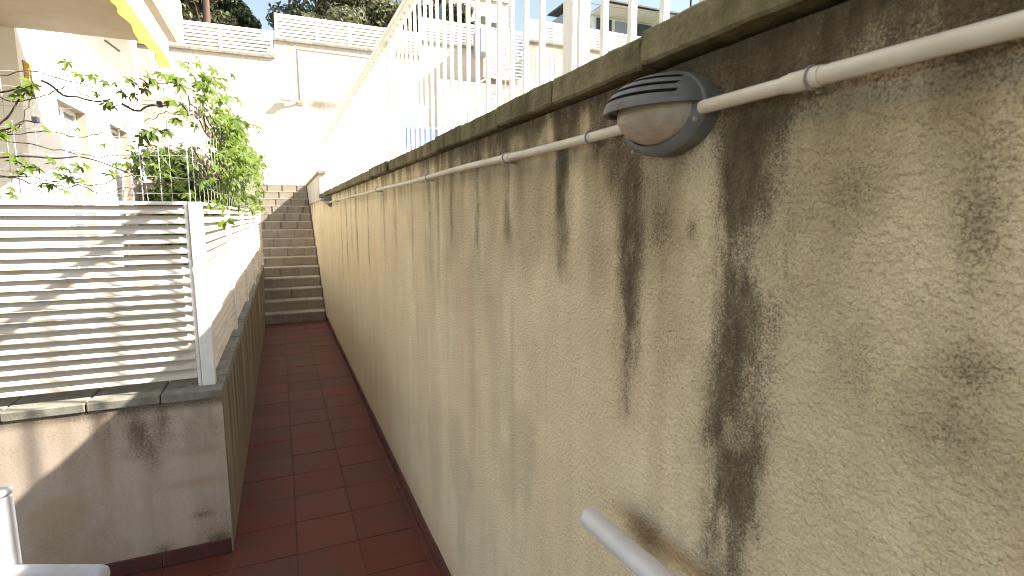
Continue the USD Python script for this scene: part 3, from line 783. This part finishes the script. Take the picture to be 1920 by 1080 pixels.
def val(U, V):
    z = 3.698 + (hem(U) - 3.698) * V
    x = -1.206 + 0.020 * V * np.sin(U * 7.0) + 0.012 * V * np.sin(U * 17 + 1)
    return np.stack([x, U, z], -1)


P, F = grid(ys, rows, val)
part(aw, 'canvas', (P, F), M['yellow'], smooth=True)
part(aw, 'hem_tape', tube([(val(np.array([y]), np.array([1.0]))[0]).tolist() for y in ys], 0.004, 5), M['yellow'])
part(aw, 'arm', tube([(-1.75, 7.9, 3.72), (-1.62, 7.95, 3.62)], 0.012, 8), M['steel'])
solo('yellow_blind', cat([bx(-2.598, -2.585, 8.12, 8.32, 3.12, 3.42, 0.003), bx(-2.5975, -2.582, 8.11, 8.33, 3.422, 3.46, 0.004)]), M['yellow'], 'small yellow fabric blind on the lit house wall under the porch', 'blind')

# ------------------------------------------------------------------ things on the right terrace
st = thing('terrace_stairs', 'white concrete stairs rising to the right against the back wall beyond the pickets', 'stairs', (4.6, 14.2, 3.5))
for k in range(8):
    x0 = 4.35 + 0.27 * k; z0 = 4.20 + 0.165 * k
    part(st, 'step', bx(x0, x0 + 0.30, 14.45, 14.85, z0 - 0.10, z0, 0.004), M['house'])
    part(st, 'baluster', bx(x0 + 0.10, x0 + 0.125, 14.47, 14.495, z0 + 0.001, z0 + 0.55), M['white'])
pr = [(0, -0.02), (0.04, -0.02), (0.04, 0.02), (0, 0.02)]
part(st, 'rail', prism(pr, (4.4, 14.462, 4.78), (6.55, 14.462, 6.10), (0, 1, 0), (0, 0, 1)), M['white'])
part(st, 'stringer', prism([(0, -0.28), (0.10, -0.28), (0.10, -0.12), (0, -0.12)], (4.2, 14.5, 4.12), (6.6, 14.5, 5.58), (0, 1, 0), (0, 0, 1)), M['house'])
part(st, 'landing', bx(6.52, 7.9, 14.45, 14.86, 5.42, 5.54, 0.005), M['house'])
part(st, 'landing_wall', bx(4.3, 8.0, 14.86, 14.985, 1.93, 5.42), M['house'])
lr = thing('landing_railing', 'grey barred railing on the landing at the top of the white stairs', 'railing', (6.2, 13.8, 5.54))
for k in range(9):
    part(lr, 'bar', bx(6.58 + 0.15 * k, 6.605 + 0.15 * k, 14.47, 14.495, 5.55, 6.24), M['greyhouse'])
part(lr, 'rail', bx(6.55, 7.85, 14.46, 14.505, 6.242, 6.28), M['white'])
sp = thing('slatted_fence', 'narrow white slatted screen standing on the landing beside the barred railing', 'fence', (5.7, 14.5, 5.5))
louvre_fence(sp, (5.66, 14.62), (6.86, 14.62), (0, -1), 5.56, 6.85, 14, [0.03, 0.6, 1.17], post_w=0.06, blade=2.35, mat='white')
solo('grey_cabinet', bx(5.28, 5.60, 14.3, 14.9, 6.10, 6.72, 0.01), M['greyhouse'], 'pale grey box at the end of the stepped fence above the stairs', 'cabinet')
bg = thing('blue_gate', 'low blue barred gate on the far terrace seen through the pickets', 'gate', (2.9, 12, 3.0))
part(bg, 'top_bar', bx(2.55, 3.42, 11.98, 12.02, 3.60, 3.64), M['blue'])
part(bg, 'bottom_bar', bx(2.55, 3.42, 11.98, 12.02, 2.75, 2.79), M['blue'])
for k in range(8):
    part(bg, 'bar', bx(2.57 + 0.115 * k, 2.615 + 0.115 * k, 11.985, 12.015, 2.792, 3.598), M['blue'])
part(bg, 'panel', bx(2.56, 3.41, 12.022, 12.03, 2.80, 3.59), M['bluepanel'])
part(bg, 'support_wall', bx(2.4, 3.6, 11.9, 12.2, 1.93, 2.74), M['house'])

# ------------------------------------------------------------------ foliage
def leaf_cloud(rng, centres, radii, n, size, flat=0.8, hollow=0.55):
    """n folded leaf faces spread through the clumps."""
    centres, radii = np.asarray(centres, float), np.asarray(radii, float)
    w = radii ** 2; idx = rng.choice(len(centres), n, p=w / w.sum())
    d = rng.normal(size=(n, 3)); d /= np.linalg.norm(d, axis=1)[:, None]
    r = (hollow + (1 - hollow) * rng.random(n)) * radii[idx]
    c = centres[idx] + d * r[:, None] * np.array([1, 1, flat])
    nrm = d + rng.normal(0, 0.7, (n, 3)) + np.array([0, 0, 0.4]); nrm /= np.linalg.norm(nrm, axis=1)[:, None]
    t = np.cross(nrm, rng.normal(size=(n, 3))); t /= np.linalg.norm(t, axis=1)[:, None]
    b = np.cross(nrm, t)
    s = size * rng.uniform(0.6, 1.3, n)[:, None]
    V = np.stack([c - t * s, c + b * s * 0.42 + nrm * s * 0.1, c + t * s, c - b * s * 0.42 + nrm * s * 0.1], 1).reshape(-1, 3)
    k = np.arange(n)[:, None] * 4
    return V, np.vstack([k + [0, 1, 2], k + [0, 2, 3]])


def tree(name, label, x, y, h, rad, mat, seed, n=7000, size=0.14, group=None, clumps=22, squash=0.75, base=None):
    rng = np.random.default_rng(seed)
    z0 = float(terrain(np.array([x]), np.array([y]))[0]) - 0.05 if base is None else base
    t = thing(name, label, 'tree', (x, y, z0), group=group)
    pts = [(x, y, z0), (x + 0.1, y, z0 + h * 0.25), (x - 0.08, y + .05, z0 + h * 0.5), (x, y, z0 + h * 0.8)]
    limbs = [tube(pts, 0.1, 8, rs=[0.16, 0.13, 0.10, 0.03])]
    cs, rs = [], []
    for k in range(clumps):
        a = rng.uniform(0, 6.28); rr = rad * rng.uniform(0.1, 0.8); hz = rng.uniform(0.12, 0.95)
        rr *= math.sqrt(max(0.25, 1 - ((hz - 0.5) / 0.55) ** 2))
        c = (x + rr * math.cos(a), y + rr * math.sin(a), z0 + h * hz)
        cs.append(c); rs.append(rad * rng.uniform(0.25, 0.45))
        limbs.append(tube([(x, y, z0 + h * hz * 0.55), tuple(0.5 * np.array(c) + 0.5 * np.array((x, y, z0 + h * hz * 0.8))), c], 0.03, 5, rs=[0.05, 0.03, 0.012]))
    part(t, 'trunk', cat(limbs), M['bark'])
    part(t, 'crown', leaf_cloud(rng, cs, rs, n, size, squash), M[mat])
    return t


tree('olive_tree', 'grey green bushy tree left of the sky gap, nearest the balcony', -4.0, 29.0, 5.6, 2.2, 'olive', 1, n=10000, clumps=28)
tree('dark_tree', 'dark green tree on the slope behind the wooden pole', -2.5, 33.0, 5.6, 2.3, 'pine', 2, n=11000, size=0.16, clumps=28)
tree('low_bush_tree', 'low dark tree at the right foot of the left hill group', -1.35, 29.5, 3.9, 1.2, 'pine', 3, n=5000)
tree('olive_tree', 'olive tree behind the wooden pole above the first fence', -2.6, 28.0, 4.5, 1.5, 'olive', 4, n=7000)
tree('olive_tree', 'large olive tree with wide crown above the middle fence', 2.35, 28.0, 6.2, 2.5, 'olive', 6, n=13000, clumps=34)
tree('olive_tree', 'grey olive tree right of the widest crown, next to the grey roof', 4.7, 29.0, 6.0, 2.2, 'olive', 7, n=11000, clumps=30)
tree('dark_tree', 'dark tree showing between the pickets behind the grey roof', 7.3, 27.5, 5.0, 1.6, 'pine', 8)
tree('dark_tree', 'dark shrubby tree between the pickets beside the cream building', 8.8, 27.5, 4.4, 1.2, 'pine', 9, n=3500)
tree('low_bush_tree', 'small green bush right of the flat roofed house by the rail', 33.3, 37.0, 3.2, 1.6, 'shrub', 10, n=2500)

# shrub by the house end
rng = np.random.default_rng(41)
sb = thing('shrub', 'leafy green shrub growing behind the fence at the house end', 'shrub', (-1.8, 12.6, 0.7))
cs = [(rng.uniform(-2.35, -0.75), rng.uniform(11.6, 13.4), rng.uniform(1.0, 2.9)) for _ in range(60)]
cs = [c for c in cs if c[2] < 3.1 - 0.6 * abs(c[0] + 1.9)]
part(sb, 'stems', cat([tube([(-1.8, 12.6, 0.7), (0.5 * (c[0] - 1.8), 0.5 * (c[1] + 12.6), 0.55 * c[2] + 0.35), c], 0.02, 5, rs=[0.03, 0.015, 0.006]) for c in cs]), M['stem'])
part(sb, 'foliage', leaf_cloud(rng, cs, [rng.uniform(0.25, 0.42) for _ in cs], 11000, 0.075, 0.9, 0.35), M['shrub'], kind='stuff')

# wire mesh above the louvre fences
wm = thing('wire_mesh', 'thin wire mesh panel standing above the front louvre fence', 'fence', (-0.8, 2.99, 1.75))
rng = np.random.default_rng(51)
for z, sagm in ((1.80, 0.004), (1.88, 0.008), (1.97, 0.006), (2.06, 0.012), (2.15, 0.008), (2.235, 0.010), (2.305, 0.006)):
    xs = np.linspace(-3.2, -0.375, 24)
    zz = z + sagm * np.sin(xs * 5 + z * 40) + np.cumsum(rng.normal(0, 0.0012, 24))
    part(wm, 'wire', tube(np.stack([xs, 2.99 + 0.006 * np.sin(xs * 9 + z * 30), zz], 1), 0.0013, 5), M['wire'])
for x in np.arange(-3.2, -0.37, 0.098):
    top = 2.305 + rng.uniform(-0.01, 0.05)
    dx = rng.normal(0, 0.008)
    part(wm, 'wire', tube([(x, 2.993, 1.757), (x + dx * 0.5, 2.993 + dx * .5, 2.0), (x + dx, 2.993, top)], 0.0014, 5), M['wire'])
for x in (-1.02, -1.09, -0.385, -0.50, -0.575):
    part(wm, 'rod', tube([(x, 3.002, 1.757), (x, 3.002, 2.0 if x > -0.6 else 2.06), (x, 3.002, 2.02 if x > -0.6 else 2.10)], 0.0022, 8), M['white'])
wm2 = thing('wire_mesh', 'thin wire mesh panel above the passage fence, overgrown by the vine', 'fence', (-0.36, 6, 1.75))
for z in (1.85, 1.97, 2.09, 2.21, 2.30):
    ys = np.linspace(3.0, 9.9, 40)
    part(wm2, 'wire', tube(np.stack([-0.362 + (ys - 3) * 0.0085, ys, z + 0.008 * np.sin(ys * 3 + z * 20)], 1), 0.0014, 5), M['wire'])
for y in np.arange(3.0, 9.9, 0.16):
    part(wm2, 'wire', tube([(-0.362 + (y - 3) * 0.0085, y, 1.757), (-0.362 + (y - 3) * 0.0085, y, 2.0), (-0.362 + (y - 3) * 0.0085, y, 2.31)], 0.0014, 5), M['wire'])


def palm_leaf(rng, p, size, normal, down):
    """one leaf of five pointed lobes, each folded along its middle, on a short stalk."""
    nrm = np.asarray(normal, float); nrm /= np.linalg.norm(nrm)
    dn = np.asarray(down, float); dn = dn - nrm * (dn @ nrm); dn /= np.linalg.norm(dn)
    sd = np.cross(nrm, dn)
    V, F = [], []
    for a, L in ((0, 1.0), (0.85, 0.92), (-0.85, 0.92), (1.75, 0.62), (-1.75, 0.62)):
        a += rng.normal(0, 0.12)
        d = math.cos(a) * dn + math.sin(a) * sd
        q = np.cross(nrm, d)
        Ls = size * L * rng.uniform(0.85, 1.1); wv = Ls * 0.21
        droop = -nrm * Ls * rng.uniform(0.10, 0.32)
        pts = [p, p + d * Ls * 0.30 + q * wv * 0.8 + nrm * wv * 0.22, p + d * Ls * 0.62 + q * wv * 0.85 + droop * 0.35 + nrm * wv * 0.25, p + d * Ls + droop,
               p + d * Ls * 0.62 - q * wv * 0.85 + droop * 0.35 + nrm * wv * 0.25, p + d * Ls * 0.30 - q * wv * 0.8 + nrm * wv * 0.22,
               p + d * Ls * 0.35 + droop * 0.1, p + d * Ls * 0.7 + droop * 0.5]
        b = len(V)
        V += pts
        F += [(b + x, b + y, b + z) for x, y, z in ((0, 1, 6), (1, 2, 6), (2, 7, 6), (2, 3, 7), (0, 6, 5), (5, 6, 4), (6, 7, 4), (7, 3, 4))]
    return np.array(V), np.array(F)


def merge(ls):
    V, F, k = [], [], 0
    for v, f in ls:
        V.append(v); F.append(f + k); k += len(v)
    return np.vstack(V), np.vstack(F)


rng = np.random.default_rng(61)
vn = thing('climbing_vine', 'bright green climbing vine trailing along the wires above the white louvre fences', 'vine', (-0.4, 3.0, 1.75))
stems = [((-1.4, 2.20), (-0.9, 2.29), (-0.6, 2.25), (-0.42, 2.31)), ((-1.4, 1.95), (-1.0, 2.06), (-0.75, 2.05), (-0.52, 2.15), (-0.38, 2.18)),
         ((-1.3, 2.06), (-0.85, 1.99), (-0.6, 1.93), (-0.38, 1.86)), ((-1.3, 1.82), (-0.9, 1.86), (-0.6, 1.87), (-0.38, 1.80)),
         ((-1.35, 2.31), (-1.0, 2.16), (-0.8, 2.24), (-0.65, 2.18), (-0.45, 2.22)), ((-1.2, 1.90), (-0.95, 1.83), (-0.7, 1.80), (-0.45, 1.84)), ((-1.3, 2.02), (-1.05, 2.04), (-0.97, 2.1), (-.9, 2.28))]
for s in stems:
    s = np.array(s); tt = np.linspace(0, 1, 40)
    q = np.stack([np.interp(tt, np.linspace(0, 1, len(s)), s[:, k]) for k in range(2)], 1)
    q[:, 1] += np.convolve(rng.normal(0, 0.012, 44), np.ones(5) / 2.2, 'valid'); q[:, 0] += rng.normal(0, 0.002, 40)
    yy = 2.985 + np.convolve(rng.normal(0, 0.010, 44), np.ones(5) / 2.2, 'valid')
    part(vn, 'stem', tube(np.stack([q[:, 0], yy, q[:, 1]], 1), 0.003, 6, rs=np.linspace(0.0026, 0.0014, 40)), M['stem'])
for k in range(9):
    ys = np.linspace(3.0, rng.uniform(6, 9.8), 40)
    z = rng.uniform(1.82, 2.35) + np.convolve(rng.normal(0, 0.03, 44), np.ones(5) / 2.2, 'valid')
    part(vn, 'stem', tube(np.stack([-0.36 + (ys - 3) * 0.0085 + np.convolve(rng.normal(0, 0.012, 44), np.ones(5) / 2.2, 'valid'), ys, z], 1), 0.004, 6), M['stem'])
for q in (((-1.16, 2.0), (-1.05, 2.05), (-0.98, 2.09), (-0.93, 2.10)), ((-1.2, 2.14), (-1.06, 2.20), (-0.97, 2.235), (-0.90, 2.25)), ((-1.12, 2.01), (-1.03, 2.10), (-0.985, 2.17), (-0.96, 2.22)), ((-1.2, 1.93), (-0.97, 1.945), (-0.8, 1.955), (-0.62, 1.90)), ((-0.9, 2.27), (-0.83, 2.22), (-0.76, 2.20), (-0.66, 2.21)), ((-0.62, 2.19), (-0.55, 2.17), (-0.48, 2.205), (-0.40, 2.20))):
    q = np.array(q); tt = np.linspace(0, 1, 24)
    qq = np.stack([np.interp(tt, np.linspace(0, 1, 4), q[:, k]) for k in range(2)], 1)
    part(vn, 'stem', tube(np.stack([qq[:, 0], 2.98 + 0.008 * np.sin(tt * 9), qq[:, 1] + 0.006 * np.sin(tt * 13 + q[0, 0] * 7)], 1), 0.004, 6, rs=np.linspace(0.0055, 0.0025, 24)), M['stem'])
for x, z in ((-0.935, 2.105), (-0.475, 2.205)):
    part(wm, 'wire_clip', bx(x - 0.011, x + 0.011, 2.975, 3.0, z - 0.013, z + 0.013, 0.003), M['cable'])
spots = [(-0.80, 2.33, 1.0), (-0.76, 2.31, .9), (-0.67, 2.29, .8), (-0.71, 2.305, .8), (-0.64, 2.28, .7), (-0.92, 2.25, 1.2), (-0.95, 2.22, 1.1), (-0.99, 2.20, 1.0), (-0.59, 2.24, .9), (-0.56, 2.23, .9), (-0.69, 2.19, .9), (-0.65, 2.18, .7), (-0.71, 2.22, .6),
         (-0.56, 2.28, .9), (-0.53, 2.30, 1.0), (-0.49, 2.32, 1.1), (-0.45, 2.34, 1.1), (-0.42, 2.33, 1.1), (-0.39, 2.31, 1.1), (-0.47, 2.28, .9), (-0.52, 2.26, .9), (-0.41, 2.27, 1.0),
         (-0.98, 1.91, 1.1), (-0.94, 1.90, 1.1), (-0.90, 1.93, .9), (-1.01, 1.87, .9), (-1.03, 1.94, .9), (-0.89, 1.87, .8), (-0.86, 1.865, .9), (-0.84, 1.90, .7), (-0.78, 1.92, .9), (-0.67, 1.89, .9), (-0.63, 1.93, .7), (-0.60, 1.94, .6), (-0.80, 1.86, .6), (-0.95, 1.84, .8), (-0.90, 1.82, .8), (-1.02, 1.80, .8), (-0.85, 1.82, .7),
         (-0.55, 2.06, 1.0), (-0.52, 2.075, 1.1), (-0.49, 2.07, 1.0), (-0.57, 2.03, .8), (-0.46, 2.08, .8), (-0.53, 2.05, .8), (-0.88, 2.06, .6), (-0.72, 2.03, .6), (-0.78, 2.08, .4), (-0.60, 2.0, .7), (-0.70, 1.99, .6), (-1.02, 2.08, .8), (-1.05, 2.05, .9),
         (-0.41, 2.22, 1.0), (-0.38, 2.18, 1.1), (-0.40, 2.13, .9), (-0.42, 1.86, .8), (-0.46, 1.90, .7), (-0.51, 1.92, .7)]
for x, z, s in spots:
    for c in range(1 if s < 0.65 else 2):
        p = np.array([x + rng.normal(0, 0.012), 2.965 + rng.normal(0, 0.02), z + rng.normal(0, 0.010)])
        v = palm_leaf(rng, p, 0.047 * s * rng.uniform(0.75, 1.25), (rng.normal(0.5, 0.4), rng.normal(-0.42, 0.3), rng.uniform(0.35, 1.1)), (rng.normal(0, 0.6), -0.4, -0.6))
        part(vn, 'leaf', v, M['vine'])
# the dense curtain on the passage side
near, rest = [], []
for k in range(2050):
    y = 3.0 + 6.9 * rng.random() ** 1.35
    zt = 2.36 + 0.10 * math.sin(y * 2.2) + 0.16 * ss(3.0, 4.4, y) + 0.10 * math.sin(y * 5.1 + 1)
    zb = 1.70 + 0.05 * math.sin(y * 3.0)
    z = zb + (zt - zb) * rng.random() ** 0.62
    if meshkit.noise(np.array([[y * 2.6, z * 5.0, 0.0]]), 9)[0] < 0.425 + 0.07 * (z < 2.05):
        continue
    p = np.array([-0.36 + (y - 3) * 0.0085 + rng.normal(0.02, 0.06), y, z])
    v = palm_leaf(rng, p, 0.056 * rng.uniform(0.6, 1.25), (rng.normal(0.6, 0.45), rng.normal(-0.35, 0.4), rng.uniform(0.2, 0.9)), (rng.normal(0.2, 0.5), rng.normal(-.3, .3), -0.7))
    (near if y < 5.2 and len(near) < 190 else rest).append(v)
for v in near:
    part(vn, 'leaf', v, M['vine'])
part(vn, 'far_foliage', merge(rest), M['vine'], kind='stuff')

# ------------------------------------------------------------------ far houses, pole, cables
def z_at(x, y):
    return float(terrain(np.array([float(x)]), np.array([float(y)]))[0])


cb = thing('cream_building', 'tall pale cream building with small windows behind the back fences', 'building', (12.5, 36, 9))
part(cb, 'wall', mbox(10.9, 14.9, 35, 40, 7.5, 15.75) + mbox(9.4, 11.2, 35.6, 40, 7.5, 17.2) + mbox(14.9, 15.4, 35.4, 40, 7.5, 14.3), M['cream'])
part(cb, 'parapet', bx(10.85, 14.95, 34.9, 40, 15.755, 15.95), M['house'])
for x, z, h in ((12.0, 14.55, 0.55), (13.0, 14.25, 0.45), (13.75, 14.0, 0.40)):
    part(cb, 'window', bx(x, x + 0.32, 34.96, 35.1, z, z + h), M['shutter'])
part(cb, 'drainpipe', bx(10.99, 11.4, 34.9, 34.998, 9, 15.7), M['soffit'])
part(cb, 'drainpipe', bx(10.15, 10.45, 35.5, 35.598, 9, 16.9), M['greyhouse'])

fh = thing('flat_roofed_house', 'white house with wide overhanging roof and dark openings, seen right of the thick post', 'house', (28, 40, 15))
part(fh, 'wall', mbox(25.3, 34.0, 41.2, 47, 13.5, 18.6), M['house'])
part(fh, 'side_panel', bx(27.6, 29.9, 41.13, 41.197, 15.0, 18.30), M['greyhouse'])
part(fh, 'opening', bx(25.7, 27.2, 41.1, 41.196, 15.0, 18.30), M['shutter'], label='dark arched opening')
part(fh, 'opening', bx(29.95, 31.4, 41.1, 41.196, 15.0, 18.38), M['shutter'])
roof = m3.Manifold.hull_points(np.array([(25.0, 41.0, 18.45), (34.6, 41.0, 18.55), (25.0, 48, 18.45), (35.2, 48, 18.55), (25.7, 39.7, 19.0), (35.2, 39.6, 19.0), (25.7, 48, 19.1), (35.2, 48, 19.1)]))
part(fh, 'roof', roof, M['house'])
part(fh, 'roof_edge', bx(25.9, 35.3, 39.5, 48.1, 19.105, 19.22), M['roofgrey'])
part(fh, 'chimney', bx(29.6, 30.3, 42, 42.6, 19.222, 19.75), M['roofgrey'])
part(fh, 'terrace_post', tube([(25.75, 40.2, 15.0), (25.75, 40.2, 17.0)], 0.05, 8), M['white'])
gh = thing('grey_house', 'small blue grey block of a house left of the thick white post', 'house', (22.5, 42, 12))
part(gh, 'wall', m3.Manifold.hull_points(np.array([(22.1, 40, 12.5), (24.2, 40, 12.5), (22.1, 44, 12.5), (24.2, 44, 12.5), (22.1, 40, 17.9), (24.2, 40, 18.9), (22.1, 44, 17.9), (24.2, 44, 18.9)])), M['greyhouse'])
part(gh, 'roof_edge', bx(22.5, 24.3, 39.9, 44.1, 18.95, 19.05), M['roofgrey'])
rh = thing('grey_roofed_house', 'house with a grey pitched roof behind the olive trees', 'house', (6.6, 36, 10))
part(rh, 'wall', mbox(7.2, 9.0, 36.6, 40, 8.5, 14.0), M['cream'])
part(rh, 'roof', m3.Manifold.hull_points(np.array([(6.8, 36.2, 13.9), (9.3, 36.2, 14.4), (6.8, 40.4, 13.9), (9.3, 40.4, 14.4), (8.0, 38.3, 15.1), (9.3, 38.3, 15.1)])), M['roofgrey'])
rh2 = thing('grey_roofed_house', 'tiny house with a grey roof in the sky gap beside the first fence', 'house', (0.4, 33, 9))
part(rh2, 'wall', mbox(-0.25, 2.2, 33.2, 36, 7.0, 11.1), M['cream'])
part(rh2, 'roof', m3.Manifold.hull_points(np.array([(-0.5, 33.0, 11.08), (2.4, 33.0, 11.08), (-0.5, 36.2, 11.08), (2.4, 36.2, 11.08), (0.7, 34.6, 11.75), (1.6, 34.6, 11.75)])), M['roofgrey'])

pl = thing('utility_pole', 'brown wooden utility pole in front of the trees beside the balcony', 'pole', (-2.45, 27, 7))
part(pl, 'pole', tube([(-2.28, 26.5, z_at(-2.4, 26.5) - 0.2), (-2.26, 26.5, 11.0), (-2.24, 26.5, 14.6)], 0.12, 12, rs=[0.13, 0.115, 0.10]), M['polewood'], smooth=40)
part(pl, 'crossarm', bx(-2.9, -1.6, 26.36, 26.40, 14.2, 14.3), M['polewood'])
mp = thing('metal_pole', 'slim dark pole right of the flat roofed house', 'pole', (33.3, 38, 15))
part(mp, 'pole', tube([(33.0, 38.0, z_at(33, 38) - 0.2), (33.0, 38.0, 21.5)], 0.09, 8), M['cable'])
part(mp, 'pole_cap', tube([(33.0, 38.0, 21.45), (33.0, 38.0, 21.6)], 0.12, 8), M['cable'])


def cable(a, b, sag_, label):
    tt = np.linspace(0, 1, 40)
    p = np.outer(1 - tt, a) + np.outer(tt, b); p[:, 2] -= sag_ * 4 * tt * (1 - tt)
    solo('overhead_cable', tube(p, 0.03, 5), M['cable'], label, 'cable')


cable((-2.2, 26.5, 14.3), (33.0, 38.0, 18.6), 0.9, 'black overhead cable crossing the sky behind the pickets')
cable((33.0, 38.0, 20.9), (60.0, 30.0, 24.0), 0.6, 'thin cable leaving the slim dark pole')

# a dry leaf blown onto the path
rng = np.random.default_rng(97)
for k, (x, y) in enumerate(((-0.245, 7.0),)):
    a = rng.uniform(0, 6.28); L = rng.uniform(0.018, 0.03)
    d = np.array([math.cos(a), math.sin(a), 0]); q = np.array([-d[1], d[0], 0])
    c = np.array([x, y, 0.004])
    V = np.array([c - d * L, c + q * L * 0.4 + [0, 0, 0.006], c + d * L + [0, 0, 0.009], c - q * L * 0.4 + [0, 0, 0.005], c])
    solo('dry_leaf', (V, np.array([(0, 1, 4), (1, 2, 4), (2, 3, 4), (3, 0, 4)])), M['stem'], 'small dry dark leaf lying on the red tiles at the foot of the low wall', 'leaf')
